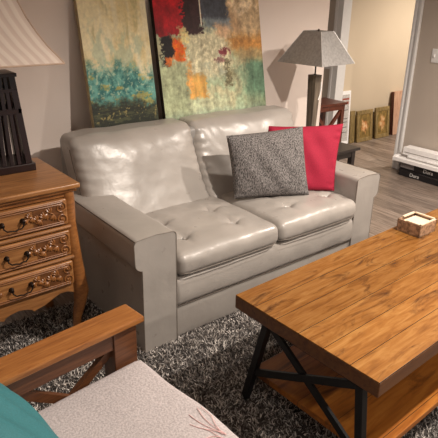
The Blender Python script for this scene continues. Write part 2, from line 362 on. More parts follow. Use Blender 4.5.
# base rails under the seats
def rail(z0, z1, bulge):
    def fn(q, c):
        if c[1] < -.5: q = q+Vector((0, -bulge*(1-c[2]**2), 0))+Vector((0, .004*nz(q.x, q.z, 0, 9), 0))
        return q
    return fn
S('base_frame', G().soft((AW-.01, .012, FZ+.004), (W-AW+.01, .9, .165), .012, (30, 8, 6), rail(0, .16, .006)))
S('front_rail', G().soft((AW-.01, .0, .165), (W-AW+.01, .5, .328), .028, (30, 8, 8), rail(.16, .33, .012)))
S('back_frame', G().soft((.085, .72, FZ+.004), (W-.085, .97, .835), .03, (20, 4, 12)), LEATHER_D)
S('seam', G().tube([(x, .006, .1655) for x in np.linspace(AW, W-AW, 30)], .0035, 6), SEAM)
def arm(x0, x1, side):
    # side -1: left arm (outer face at x0); the padded top overhangs the outer panel
    px0, px1 = (x0+OV, x1) if side < 0 else (x0, x1-OV)
    def arc(cx, cz, r, a0, a1, k=6): return [(cx+r*cos(radians(lerp(a0, a1, i/k))), cz+r*sin(radians(lerp(a0, a1, i/k)))) for i in range(k+1)]
    # profile of a left arm, outer face at x=0, mirrored for the right one
    pf = [(OV, FZ+.004), (AW, FZ+.004)]+arc(AW-.022, HA-.022, .022, 0, 90)+[(AW*.5, HA+.006)]+arc(.026, HA-.026, .026, 90, 180)+arc(.040, PZ+.036, .038, 180, 250)+[(OV, PZ-.004)]
    ys = [-.002+.012*(1-cos(t))-0 for t in ()]
    ny = [(-.004, .994), (.0, .998), (.006, 1.0)]+[(y_, 1.0) for y_ in np.linspace(.05, .90, 14)]
    vs = []; fs = []; n = len(pf); mx_, mz_ = .12, .28
    rr = random.Random(4)
    for yy, k in ny:
        for px_, pz_ in pf:
            x_ = mx_+(px_-mx_)*(k if k < 1 else 1)+(.0022*nz(yy, pz_, 2, 9) if .03 < yy < .88 else 0)
            z_ = mz_+(pz_-mz_)*k+(.004*nz(yy, px_, 5, 6) if (pz_ > .5 and yy > .03) else 0)
            vs.append((x0+x_ if side < 0 else x1-x_, yy, z_))
    for i in range(len(ny)-1):
        for k in range(n):
            q = (i*n+k, i*n+(k+1) % n, (i+1)*n+(k+1) % n, (i+1)*n+k); fs.append(q if side < 0 else q[::-1])
    c0 = tuple(range(n)); c1 = tuple((len(ny)-1)*n+k for k in range(n))
    fs += [c0[::-1] if side < 0 else c0, c1 if side < 0 else c1[::-1]]
    a = S('arm', G().add(vs, fs), angle=35)
    p = a
    path = [((x0+q[0]) if side < 0 else (x1-q[0]), -.004, q[1]) for q in pf[1:]+pf[:1]]
    S('piping', G().tube(path, .0024, 6), PIPING, parent=a)
    xo = x0+.006 if side < 0 else x1-.006
    S('seam', G().tube([(xo, yy, HA-.005) for yy in np.linspace(0, .7, 16)], .003, 6), SEAM, parent=a)
arm(0, AW, -1); arm(W-AW, W, 1)
def seat(x0, x1, tufts):
    def fn(q, c):
        q = q.copy(); top = c[2] > .4
        if c[2] > 0:
            k = ss(0, .8, c[2]); e = (1-abs(c[0])**3)*(1-abs(c[1])**3)
            q.z += k*.026*e
            for tx, ty in tufts:
                d = hypot(q.x-tx, q.y-ty); a = atan2(q.y-ty, q.x-tx)
                q.z -= k*.030*exp(-(d/.024)**2)
                q.z -= k*.012*exp(-d/.07)*(.5+.5*cos(4*a))**3+k*.003*exp(-d/.04)*cos(9*a+tx*9)
                q.z += k*.004*exp(-(d-.075)**2/.0012)
            q.z += k*.0025*nz(q.x, q.y, 0, 16)
        if c[1] < -.4:
            k = ss(-.4, -.95, c[1]); q.y -= k*.014*(1-c[2]**2)*(1-.3*c[0]**2)
            q.y += k*.003*nz(q.x, q.z, 3, 18)
        return q
    s = S('seat_cushion', G().soft((x0, -.022, .330), (x1, .56, .450), .038, (46, 44, 8), fn))
    for tx, ty in tufts: S('button', G().blob((tx, ty, .450), .008, .008, .005), LEATHER, parent=s)
    pts = [(x0+.004, .1, .352), (x0+.004, .0, .352), (x0+.03, -.026, .352)]+[(x, -.0335-.004*(1-((x-(x0+x1)/2)/.3)**2), .352) for x in np.linspace(x0+.06, x1-.06, 12)]+[(x1-.03, -.026, .352), (x1-.004, .0, .352), (x1-.004, .1, .352)]
    S('piping', G().tube(pts, .0022, 6), PIPING, parent=s)
XM = W/2
seat(AW+.002, XM-.001, [(.352, .13), (.352, .33), (.665, .13), (.665, .33)])
seat(XM+.001, W-AW-.002, [(1.075, .13), (1.075, .33), (1.388, .13), (1.388, .33)])
def back(x0, x1, seed, foldx):
    # local frame leaning back: t 0 bottom .. 1 top
    def fn(q, c):
        q = q.copy(); zz = (q.z-.42)/.44
        front = ss(.1, -.9, c[1])
        q.y += front*(-.045*(1-c[0]**4)*(1-(c[2])**4))
        # draped wrinkles
        d1 = abs(q.x-foldx)
        wv = sin((q.x*1.6+q.z*.9)*26+3*nz(q.x, q.z, seed, 4))*.5+.5
        q.y += front*(.010 if foldx > .9 else .003)*wv*exp(-((q.x-foldx)/.11)**2)*ss(-.9, .6, c[2])
        q.y += front*.004*nz(q.x*1.2, q.z*.8, seed, 6)
        q.y += front*.0025*nz(q.x*.8+q.z, q.z-q.x*.6, seed+4, 15)
        # edge puckers beside the piping
        ed = max(abs(c[0]), 0)
        q.y += front*.004*sin(q.z*120)*ss(.80, .95, ed)
        if c[2] > .3: q.z += .007*nz(q.x, 0, seed, 7)*ss(.3, 1, c[2])-.006*abs(c[0])**6
        q.y += .26*max(0, zz)**.6 if zz > 0 else 0
        return q
    b = S('back_cushion', G().soft((x0, .475, .40), (x1, .665, .868), .042, (40, 6, 34), fn))
    # piping around the front edge
    pts = []
    for x, z in [(x0+.004, .43+.02*i) for i in range(20)]: pts.append(fn(Vector((x, .52, z)), Vector((-1, -.4, (z-.634)/.234)))+Vector((-.004, 0, 0)))
    S('piping', G().tube(pts, .004, 6), PIPING, parent=b)
back(.062, .825, 1.3, .74)
back(.823, W-.05, 5.1, .92)

# ---------------------------------------------------------------- coffee table
TA = radians(2.01)
ct = thing('coffee_table', 'rustic honey brown plank coffee table with black iron cross braced ends', 'table', (.198, -.46, FZ), TA)
TH = .466-FZ; TL = 1.75; TWD = .677
def top_fn(q, c): return q
obj('table_top', G().box(0, TL, -TWD, 0, TH-.004, TH), TABLE, ct, bevel=.0015)
obj('edge_band', G().box(-.001, TL+.001, -TWD-.001, .001, TH-.06, TH-.0035), TABLE_E, ct, bevel=.004)
obj('lower_shelf', G().box(.055, TL-.055, -TWD+.01, -.06, .112, .14), SHELFW, ct, bevel=.003)
for e in (0, 1):
    X = .022 if not e else TL-.022
    sx = 1 if not e else -1
    ends = ((-.165, -.06), (-.600, -.650))
    for a, b in ends: obj('leg', G().bar((X, a, TH-.06), (X, b, .004), .03, .03, (1, 0, 0)), IRON, ct, bevel=.002)
    obj('cross_brace', G().bar((X+.004*sx, -.175, TH-.062), (X+.004*sx, -.63, .12), .03, .012, (1, 0, 0)), IRON, ct)
    obj('cross_brace', G().bar((X-.004*sx, -.075, .15), (X-.004*sx, -.59, TH-.072), .03, .012, (1, 0, 0)), IRON, ct)
    obj('top_plate', G().bar((X, -.14, TH-.064), (X, -.62, TH-.064), .03, .006, (0, 0, 1)), IRON, ct)

# small box on the table
t = thing('wooden_box', 'small brown box with a cream rim and pale stack inside on the coffee table', 'box', (1.365, -.515, .467), radians(1))
bw, bd, bh = .075, .066, .070
g = G()
g.box(-bw, bw, -bd, -bd+.006, 0, bh-.006).box(-bw, bw, bd-.006, bd, 0, bh-.006).box(-bw, -bw+.006, -bd, bd, 0, bh-.006).box(bw-.006, bw, -bd, bd, 0, bh-.006).box(-bw, bw, -bd, bd, 0, .005)
obj('body', g, CARTON, t)
g = G()
g.box(-bw, bw, -bd, -bd+.009, bh-.006, bh).box(-bw+.04, bw, bd-.012, bd, bh-.006, bh).box(-bw, -bw+.009, -bd, bd-.05, bh-.006, bh).box(bw-.009, bw, -bd, bd, bh-.006, bh)
obj('rim', g, CREAM, t)
g = G()
for k in range(7): 
    a = random.uniform(-.02, .02); g.box(-bw+.012, bw-.012, -bd+.014, bd-.016, .008+k*.0065, .0135+k*.0065, Matrix.Rotation(a, 4, 'Z'))
obj('inner_stack', g, CREAM, t)

# ---------------------------------------------------------------- carved chest
kx, ky, rz = -.1254, .2231, radians(.956)
chest = thing('chest_of_drawers', 'carved honey oak chest of three drawers beside the loveseat', 'chest', (kx-.32, ky+.24, FZ), rz)
def K(name, g, m=OAK, parent=chest, **k):     # coordinates: u<=0 along the front from the right end, v back, z world
    g.v = [(a+.32, b-.24, c-FZ) for a, b, c in g.v]; return obj(name, g, m, parent, **k)
CW = .64; CD = .482
K('top', G().soft((-CW, 0, .782), (0, CD, .807), .008, (4, 4, 2)), smooth=True)
K('top_moulding', G().box(-CW+.012, -.012, .012, CD-.004, .768, .783), OAKC, bevel=.004)
# carcass with a softly bowed front
def carcass(z0, z1):
    return G().box(-CW+.035, -.035, .04, CD-.01, z0, z1)
K('carcass', carcass(.30, .77), OAK)
# shaped corner posts running into cabriole feet
def post(u0, v0, dirx, diry):
    prof = [(.775, .0, .030), (.70, .0, .030), (.62, -.002, .030), (.52, .004, .030), (.42, .010, .031), (.33, .016, .034), (.27, .020, .036), (.20, .012, .028), (.12, -.004, .021), (.05, -.006, .019), (.01, .008, .026), (FZ+.004, .012, .024)]
    g = G(); pts = [(u0+dirx*o, v0-diry*o*.8, z) for z, o, r in prof]
    g.tube(pts, [r for z, o, r in prof], 12); return g
for (uu, vv, dx, dy) in ((-.045, .045, 1, 1), (-CW+.045, .045, -1, 1), (-.045, CD-.045, 1, -1), (-CW+.045, CD-.045, -1, -1)):
    K('leg', post(uu, vv, dx, dy), OAKC, smooth=True)
# scalloped apron
half = [(-.05, .25), (-.065, .275), (-.095, .287), (-.13, .288), (-.165, .272), (-.20, .255), (-.235, .247), (-.255, .240), (-.262, .252), (-.285, .262), (-.32, .268)]
bot = half+[(-CW-x, z) for x, z in half[::-1][1:]]
K('apron', G().prism([(-.05, .345)]+bot+[(-CW+.05, .345)], .022, .05), OAK, bevel=.004)
K('side_apron', G().prism([(.06, .33), (.06, .27), (.24, .29), (CD-.06, .27), (CD-.06, .33)], -.055, -.035, 'yz'), OAK)
K('frieze', G().box(-CW+.06, -.06, .026, .05, .748, .770), OAKC)
def scroll(cx, cz, r0, turns, sgn, y, a0=0, sx=1):
    pts = []
    for i in range(22):
        a = a0+sgn*turns*2*pi*i/21; r = r0*(1-.78*i/21); pts.append((cx+sx*r*cos(a), y, cz+r*sin(a)))
    return pts
for di, (z0, z1, out) in enumerate(((.622, .742, .0), (.474, .594, .004), (.330, .446, .010))):
    yf = .026-out; zc = (z0+z1)/2; hz = (z1-z0)/2
    # panel front is at yf-.012
    d = K('drawer', G().soft((-CW+.062, yf-.012, z0), (-.062, yf+.03, z1), .008, (12, 2, 4)), OAK, smooth=True)
    y = yf-.014
    for gx0, gx1 in ((-.30+.085, -.082), (-CW+.082, -CW+.215)): K('carving_shade_panel', G().box(gx0, gx1, yf-.0135, yf-.008, z0+.014, z1-.014), CREVICE, parent=d)  # added dark panels behind the leaves, coloured as crevice shade
    g = G()
    for s in (-1, 1):     # double line moulding, ending in scrolls at both ends
        for ins, rad in ((.010, .0038), (.019, .0028)):
            x0, x1 = -CW+.085, -.085
            zz = zc+s*(hz-ins)
            g.tube([(x, y, zz+s*0) for x in np.linspace(x0, x1, 14)], rad, 6)
    for ex, sx in ((-.094, 1), (-CW+.094, -1)):
        for s in (-1, 1):
            g.tube(scroll(ex, zc+s*hz*.44, hz*.44, 1.4, -s, y, s*pi/2, sx), .0034, 6)
            g.blob((ex, y, zc+s*hz*.44), .006, .005, .006)
    K('moulding', g, OAKC, parent=d, smooth=True)
    g = G(); rnd = random.Random(di+2)
    for base, sx in ((-.125, -1), (-CW+.125, 1)):
        g = G()
        # leafy vine: alternating leaves along a wavy stem
        stem = [(base+sx*.12*t, y, zc+.012*sin(t*9)) for t in np.linspace(0, 1, 14)]
        g.tube(stem, .003, 6)
        for i in range(9):
            t_ = i/8; sx_, sz_ = base+sx*.12*t_, zc+.012*sin(t_*9); s = 1 if i % 2 else -1
            ln = .034*(1-.3*t_); a = s*(.9+.3*rnd.random())
            for j, da in enumerate((-.5, 0, .5)):
                aa = a+da; g.tube([(sx_+sx*ln*q*cos(aa)*.8, y-.001, sz_+ln*q*sin(aa)*.85) for q in (0, .3, .6, .85, 1)], [.0025, .0062, .0066, .004, .001], 6)
        g.tube(scroll(base+sx*.03, zc+.018, .014, 1.2, 1, y, 0, sx), .003, 6); g.tube(scroll(base+sx*.07, zc-.016, .012, 1.2, -1, y, 0, sx), .003, 6)
        K('carving', g, OAKC, parent=d, smooth=True)
    hu = -.302; hs = .042
    g = G()
    for s in (-1, 1):
        g.tube([(hu+s*hs, yf-.012, zc+.004), (hu+s*hs, yf-.016, zc+.004), (hu+s*hs, yf-.030, zc+.004), (hu+s*hs, yf-.032, zc+.004)], [.012, .009, .0075, .004], 10)
    g.tube([(hu-hs, yf-.028, zc+.002), (hu-hs*.98, yf-.032, zc-.008), (hu-hs*.7, yf-.035, zc-.020), (hu-hs*.3, yf-.036, zc-.020), (hu, yf-.036, zc-.024), (hu+hs*.3, yf-.036, zc-.020), (hu+hs*.7, yf-.035, zc-.020), (hu+hs*.98, yf-.032, zc-.008), (hu+hs, yf-.028, zc+.002)], .0032, 7)
    K('handle', g, BRASS, parent=d, smooth=True)
    if di < 2:
        K('ledge', G().tube([(x, yf-.004-.012*out, z0-.014) for x in np.linspace(-CW+.06, -.052, 8)], .010, 8), OAK, smooth=True)

# ---------------------------------------------------------------- lamp on the chest
lx, ly, lz = -.312, .60, .807
t = thing('table_lamp', 'table lamp with dark slatted tower base and cream flared shade on the chest', 'lamp', (lx, ly, lz))
obj('base', G().box(-.102, .102, -.098, .098, 0, .036), ESPRESSO, t, bevel=.003)
b0, b1, H0, H1 = .090, .062, .036, .425
for sx in (-1, 1):
    for sy in (-1, 1):
        obj('corner_post', G().bar((sx*(b0-.014), sy*(b0-.014), H0), (sx*(b1-.012), sy*(b1-.012), H1), .026, .026, (0, 1, 0)), ESPRESSO, t)
for (ax, sg) in ((0, -1), (0, 1), (1, -1), (1, 1)):
    for k in (-1, 0, 1):
        a = [k*.033, sg*(b0-.006), H0]; c = [k*.022, sg*(b1-.006), H1]
        if ax: a[0], a[1] = a[1], a[0]; c[0], c[1] = c[1], c[0]
        obj('slat', G().bar(a, c, .014, .008, (0, 1, 0) if not ax else (1, 0, 0)), ESPRESSO, t)
for hh, th in ((.26, .022), (.355, .014)):
    b = lerp(b0, b1, (hh-H0)/(H1-H0)); obj('cross_rail', G().box(-b, b, -b, -b+.014, hh, hh+th).box(-b, b, b-.014, b, hh, hh+th).box(-b, -b+.014, -b, b, hh, hh+th).box(b-.014, b, -b, b, hh, hh+th), ESPRESSO, t)
obj('cap', G().box(-.070, .070, -.072, .072, .420, .436), ESPRESSO, t, bevel=.002)
obj('stem', G().tube([(0, 0, .46), (0, 0, .60)], .008, 8), BRASS, t)
prof = [(.0, .225), (.03, .205), (.07, .176), (.12, .148), (.18, .120), (.25, .096), (.33, .078)]
SZ = .484
g = G(); g2 = G(); ns = 16
rings = []
for z, h in prof:
    ring = []
    for s in range(4):
        a = [(-1, -1), (1, -1), (1, 1), (-1, 1)][s]; b = [(-1, -1), (1, -1), (1, 1), (-1, 1)][(s+1) % 4]
        for k in range(ns):
            q = k/ns; bow = -.05*h*(1-(2*q-1)**2)
            x = lerp(a[0], b[0], q)*h; y = lerp(a[1], b[1], q)*h
            if a[1] == b[1]: y -= a[1]*-bow*-1
            else: x -= a[0]*-bow*-1
            ring.append((x, y, SZ+z))
    rings.append(ring)
nv = len(rings[0])
for inner in (0, 1):
    vs = [(x*(1-.02*inner), y*(1-.02*inner), z) for rg in rings for x, y, z in rg]; fs = []
    for i in range(len(rings)-1):
        for k in range(nv):
            q = (i*nv+k, i*nv+(k+1) % nv, (i+1)*nv+(k+1) % nv, (i+1)*nv+k); fs.append(q if not inner else q[::-1])
    g.add(vs, fs)
n0 = nv*len(rings)
for k in range(nv): g.f.append((k, n0+k, n0+(k+1) % nv, (k+1) % nv))
sh = obj('lamp_shade', g, SHADE, t, smooth=True, angle=50)
for s in range(4): g2.tube([rg[s*ns] for rg in rings], .0035, 6)
g2.tube(rings[0], .004, 6, closed=True)
obj('shade_trim', g2, mat('shade_braid', (206, 180, 160), .8), sh, smooth=True)

# ---------------------------------------------------------------- paintings on the sofa back
def canvas(name, label, x0, x1, h, colour, edge, nx, nz_, y0=.927, z0=.838, th=.035, lean=atan2(.189, 1)):
    t = thing(name, label, 'painting', ((x0+x1)/2, y0, z0)); wd = x1-x0
    R = Matrix.Rotation(-lean, 4, 'X')
    g = G(); g.box(-wd/2, wd/2, .001, th, 0, h); g.v = [tuple(R@Vector(v)) for v in g.v]; obj('stretched_canvas', g, edge, t)
    vs = []; cols = []; fs = []
    for j in range(nz_+1):
        for i in range(nx+1):
            uu = i/nx; vv = 1-j/nz_
            vs.append(R@Vector((-wd/2+uu*wd, 0, h*j/nz_))); cols.append(colour(uu, vv*h, uu*wd))
    for j in range(nz_):
        for i in range(nx): fs.append((j*(nx+1)+i, j*(nx+1)+i+1, (j+1)*(nx+1)+i+1, (j+1)*(nx+1)+i))
    g = G(); g.v = [tuple(v) for v in vs]; g.f = fs
    obj('painted_face', g, PAINT, t, cols=cols)
    return t
def mixc(a, b, t): return tuple(lerp(a[i], b[i], t) for i in range(3))
def paint1(u_, d, x):       # d metres below the top edge
    v = (d-.13)/.70; n = fb(x, d*.7, 1, 7, 5); n2 = fb(x, d, 7, 45, 3); n3 = fb(x, d*.12, 3, 16, 3)
    c = mixc((240, 228, 186), (222, 204, 152), ss(-.25, .35, n))
    c = mixc(c, (238, 230, 200), .6*ss(0, .3, n3)); c = mixc(c, (168, 160, 112), .55*ss(.05, .35, -n3)*ss(-.1, .3, fb(x, d*.4, 11, 12, 4)))
    c = mixc(c, (164, 186, 164), .5*ss(.0, .3, fb(x, d*.5, 12, 12, 4))*ss(.0, .35, v))
    teal = mixc((104, 164, 152), (44, 104, 102), ss(-.25, .3, fb(x, d, 17, 18, 5))); teal = mixc(teal, (184, 164, 84), ss(.05, .28, fb(x*.7, d*1.4, 21, 15, 5)-.12*abs(v-.72)*8)*.75)
    teal = mixc(teal, (198, 204, 170), ss(.2, .34, n2)*.6)
    c = mixc(c, teal, ss(.44, .60, v+.16*n+.10*n2-.10*u_+.04))
    dark = mixc((36, 38, 28), (70, 70, 46), ss(-.1, .3, fb(x*.5, d*2, 5, 34, 4)))
    c = mixc(c, dark, ss(.76, .86, v+.03+.09*n+.06*n2)*.95)
    c = mixc(c, (168, 150, 90), .7*ss(.24, .34, n2)*ss(.80, .85, v)*ss(.97, .92, v))
    k = 1+.10*n2
    return tuple(max(0, min(255, q*k)) for q in c)
def paint2(u_, d, x):
    v = (d-.13)/.70
    j1 = .035*fb(x, d, 2, 13, 5); j2 = .035*fb(x, d, 8, 13, 5); j3 = .05*fb(x, d, 9, 55, 3); U = u_+j1+j3; V = v+j2+.6*j3
    n = fb(x, d, 3, 9, 5); n2 = fb(x, d, 4, 40, 4)
    def bx(a, b, c_, d_, s=.012): return ss(a-s, a+s, U)*ss(b+s, b-s, U)*ss(c_-s, c_+s, V)*ss(d_+s, d_-s, V)
    c = mixc((196, 190, 152), (158, 172, 140), ss(-.3, .3, n))
    c = mixc(c, (128, 142, 112), ss(.62, .9, U)*ss(.35, .6, V)*.9)
    c = mixc(c, (84, 116, 92), bx(.80, 1.2, .50, .86, .07)*.9)
    c = mixc(c, (164, 172, 136), bx(-.1, .26, .52, 1.1, .03)*.9)
    c = mixc(c, (188, 194, 160), bx(.22, .62, .82, 1.1, .05)*.7)
    c = mixc(c, (148, 168, 150), ss(.9, 1.0, V)*.5)
    c = mixc(c, (196, 168, 128), bx(.60, 1.2, -.5, .30, .05))
    c = mixc(c, (226, 206, 172), bx(.70, 1.0, -.5, .12, .04)*ss(-.2, .3, n)*.9)
    c = mixc(c, (134, 104, 74), bx(.60, .78, .04, .26, .04)*.6)
    c = mixc(c, (178, 122, 58), bx(.62, 1.2, .28, .43, .05)*.95)
    c = mixc(c, (150, 122, 80), bx(.74, 1.2, .42, .52, .05)*.8)
    c = mixc(c, (206, 198, 164), bx(.24, .66, .22, .64, .05)*.85)
    c = mixc(c, (226, 218, 186), bx(.26, .62, .26, .60, .06)*ss(.05, .3, n2)*.55)
    c = mixc(c, (150, 156, 138), bx(.36, .66, .40, .66, .05)*ss(.0, .3, n)*.7)
    c = mixc(c, (70, 74, 84), bx(.40, .66, -.5, .14, .02))
    c = mixc(c, (112, 124, 132), bx(.42, .68, .12, .22, .03)*.9)
    c = mixc(c, (200, 160, 124), bx(.54, .66, .18, .30, .03)*.8)
    c = mixc(c, (58, 36, 38), bx(.18, .41, -.5, .25, .012))
    c = mixc(c, mixc((206, 30, 42), (124, 20, 28), ss(-.1, .35, .35*n+V*.7)), bx(-.1, .235, -.5, .272, .008))
    c = mixc(c, (28, 24, 26), bx(.03, .145-.05*ss(.40, .5, V), .272, .53, .012)); c = mixc(c, (226, 120, 50), bx(.055, .12, .46, .525, .01)*.9)
    c = mixc(c, mixc((232, 116, 28), (206, 74, 30), ss(-.1, .3, n2)), bx(.135, .225, .30, .48, .02)+0)
    c = mixc(c, (232, 216, 150), bx(.20, .27, .20, .34, .015)*.9)
    c = mixc(c, mixc((222, 168, 82), (200, 142, 66), ss(-.2, .3, n2)), bx(.24, .40, .62, .82, .02)*.85)
    c = mixc(c, (228, 164, 90), bx(.235, .27, .50, .82, .01)*.7)
    c = mixc(c, (120, 44, 54), bx(.545, .64, .40, .455, .012)*.95); c = mixc(c, (110, 52, 60), bx(.50, .60, .47, .52, .012)*.6)
    c = mixc(c, (92, 86, 62), bx(.60, .645, .50, .74, .014)*.85); c = mixc(c, (110, 104, 74), bx(.62, .70, .60, .66, .02)*.6)
    c = mixc(c, (228, 218, 196), ss(.400, .404, u_)*ss(.414, .410, u_)*ss(.20, .18, v))
    dr = fb(x, d*.15, 31, 30, 3); k = 1+.26*n2+.22*n+.22*dr
    return tuple(max(0, min(255, q*k)) for q in c)
canvas('abstract_painting', 'narrow abstract painting in cream, teal and dark green leaning behind the loveseat', .289, .716, .83, paint1, CANVAS, 120, 230)
canvas('abstract_painting', 'wide abstract painting with red corner and pale green patches leaning behind the loveseat', .766, 1.611, .83, paint2, CANVAS_D, 250, 240)

# ---------------------------------------------------------------- throw pillows
def pillow(name, label, TL_, TR_, BR_, BL_, th, m, seed, pinch=.05, seam=None, wr=1.0, n=36):
    P = [Vector(p) for p in (BL_, BR_, TR_, TL_)]; cen = sum(P, Vector())/4
    t = thing(name, label, 'pillow', tuple(cen)); nr = (P[1]-P[0]).cross(P[3]-P[0]).normalized()
    g = G(); idx = {}
    for side in (-1, 1):
        for j in range(n+1):
            for i in range(n+1):
                edge = i in (0, n) or j in (0, n)
                if side == 1 and edge: idx[(1, i, j)] = idx[(-1, i, j)]; continue
                a = -1+2*i/n; b = -1+2*j/n
                pa = a*(1-pinch*(1-b*b)*abs(a)**2); pb = b*(1-pinch*(1-a*a)*abs(b)**2)
                s_, t_ = (pa+1)/2, (pb+1)/2
                p = P[0]*(1-s_)*(1-t_)+P[1]*s_*(1-t_)+P[2]*s_*t_+P[3]*(1-s_)*t_
                h = th*max(0, (1-a*a)*(1-b*b))**.42
                # thin, floppy corners; puckers at the edge
                h += wr*.006*nz(a*2, b*2, seed+side)*(1-max(abs(a), abs(b))**4)
                h += wr*.010*max(0, 1-abs(1-abs(a)-.12)/.12)*nz(0, b*9, seed)
                h += wr*.005*sin((a*1.2+b*.7)*9+seed)*(1-a*a)*(1-b*b)
                idx[(side, i, j)] = len(g.v); g.v.append(tuple(p+nr*side*h-cen))
    for side in (-1, 1):
        for j in range(n):
            for i in range(n):
                q = (idx[(side, i, j)], idx[(side, i+1, j)], idx[(side, i+1, j+1)], idx[(side, i, j+1)]); g.f.append(q if side > 0 else q[::-1])
    obj('cover', g, m, t, smooth=True, angle=80)
    if seam:
        path = [idx[(-1, i, 0)] for i in range(n)]+[idx[(-1, n, j)] for j in range(n)]+[idx[(-1, i, n)] for i in range(n, 0, -1)]+[idx[(-1, 0, j)] for j in range(n, 0, -1)]
        obj('edge_seam', G().tube([g.v[k] for k in path], .0035, 6, closed=True), seam, t, smooth=True)
    return t
pillow('throw_pillow', 'grey tweed square throw pillow leaning in front of the red pillow',
       (.872, .46, .832), (1.33, .30, .862), (1.286, .165, .474), (.872, .37, .474), .07, GREYP, 2.0, pinch=.03)
pillow('throw_pillow', 'bright red square throw pillow tucked behind the grey one at the sofa arm',
       (1.24, .50, .836), (1.645, .25, .850), (1.480, .135, .470), (1.03, .385, .465), .055, REDP, 5.0, wr=1.5, pinch=.05)

# ---------------------------------------------------------------- end table and lamp behind the right arm
t = thing('end_table', 'low black end table squeezed behind the right arm of the loveseat', 'table', (2.10, .82, FZ))
ex0, ex1, ey0, ey1, ez = 1.80, 2.375, .64, 1.03, .50-FZ
def E(name, g, m=DARKW, **k):
    g.v = [(a-2.10, b-.82, c) for a, b, c in g.v]; return obj(name, g, m, t, **k)
E('table_top', G().box(ex0, ex1, ey0, ey1, ez-.022, ez), bevel=.003)
E('apron', G().box(ex0+.03, ex1-.03, ey0+.03, ey0+.045, ez-.075, ez-.022).box(ex1-.045, ex1-.03, ey0+.03, ey1-.03, ez-.075, ez-.022).box(ex0+.03, ex0+.045, ey0+.03, ey1-.03, ez-.075, ez-.022))
for x in (ex0+.045, ex1-.045):
    for y in (ey0+.045, ey1-.045): E('leg', G().box(x-.02, x+.02, y-.02, y+.02, 0.002, ez-.022), bevel=.002)
LX, LY = 1.955, .80
t = thing('table_lamp', 'lamp with silver pyramid shade and tapered stone body on the black end table', 'lamp', (LX, LY, .50), radians(6))
g = G()
def frus(g, a0, b0_, z0, a1, b1_, z1, cx=0):
    g.add([(-a0, -b0_, z0), (a0, -b0_, z0), (a0, b0_, z0), (-a0, b0_, z0), (-a1, -b1_, z1), (a1, -b1_, z1), (a1, b1_, z1), (-a1, b1_, z1)],
          [(3, 2, 1, 0), (4, 5, 6, 7), (0, 1, 5, 4), (1, 2, 6, 5), (2, 3, 7, 6), (3, 0, 4, 7)]); return g
obj('foot', G().box(-.07, .07, -.07, .07, 0, .015), BRASS, t, bevel=.002)
obj('body', frus(G(), .022, .022, .015, .036, .036, .565), STONE, t, bevel=.002)
obj('rod', G().tube([(0, 0, .555), (0, 0, .84)], .0055, 8), BRASS, t)
sb, st, z0, z1 = .195, .074, .650, .866
g = G()
for k, (o_) in enumerate((0, .004)):
    frus(g, sb-o_, sb-o_, z0, st-o_, st-o_, z1)
g.f = [q for i, q in enumerate(g.f) if i not in (0, 1, 6, 7)]
for k in range(4): g.f.append((k, (k+1) % 4, 8+(k+1) % 4, 8+k)); g.f.append((4+k, 12+k, 12+(k+1) % 4, 4+(k+1) % 4))
sh = obj('lamp_shade', g, SILVER, t)
SILE = mat('silver_edge', (200, 198, 196), .4, .3)
for sx, sy in ((-1, -1), (1, -1), (1, 1), (-1, 1)): obj('shade_seam', G().tube([(sx*sb, sy*sb, z0), (sx*st, sy*st, z1)], .0025, 6), SILE, sh)
obj('finial', G().lathe([(.004, .84), (.004, .862), (.009, .868), (.007, .876), (.001, .88)], seg=10), BRASS, t, smooth=True)
obj('switch_cord', G().tube([(.020+.026*sin(q*pi), -.03, .555-.17*q) for q in np.linspace(0, 1, 14)], .005, 6), WHITEP, t, smooth=True)

# brown cross-sided stand in the passage
t = thing('side_stand', 'reddish brown wooden stand with cross braced side behind the silver lamp', 'stand', (2.66, 1.36, FZ), radians(-2))
sz = .72-FZ; a0, a1, b0_, b1_ = -.21, .20, -.16, .13
obj('stand_top', G().box(a0, a1, b0_, b1_, sz-.02, sz), WALNUT, t, bevel=.003)
obj('rim', G().box(a0+.015, a1-.015, b0_+.015, b1_-.015, sz-.065, sz-.02), WALNUT, t, bevel=.002)
for x in (a0+.035, a1-.035):
    for y in (b0_+.035, b1_-.035): obj('leg', G().box(x-.02, x+.02, y-.02, y+.02, .002, sz-.065), WALNUT, t, bevel=.002)
for y in (b0_+.035, b1_-.035):
    obj('cross_brace', G().bar((a1-.05, y, sz-.08), (a0+.05, y, sz-.42), .030, .02, (0, 1, 0)), WALNUT, t)
    obj('cross_brace', G().bar((a0+.05, y, sz-.08), (a1-.05, y, sz-.42), .030, .02, (0, 1, 0)), WALNUT, t)
    obj('lower_rail', G().box(a0+.05, a1-.05, y-.01, y+.01, sz-.46, sz-.43), WALNUT, t)

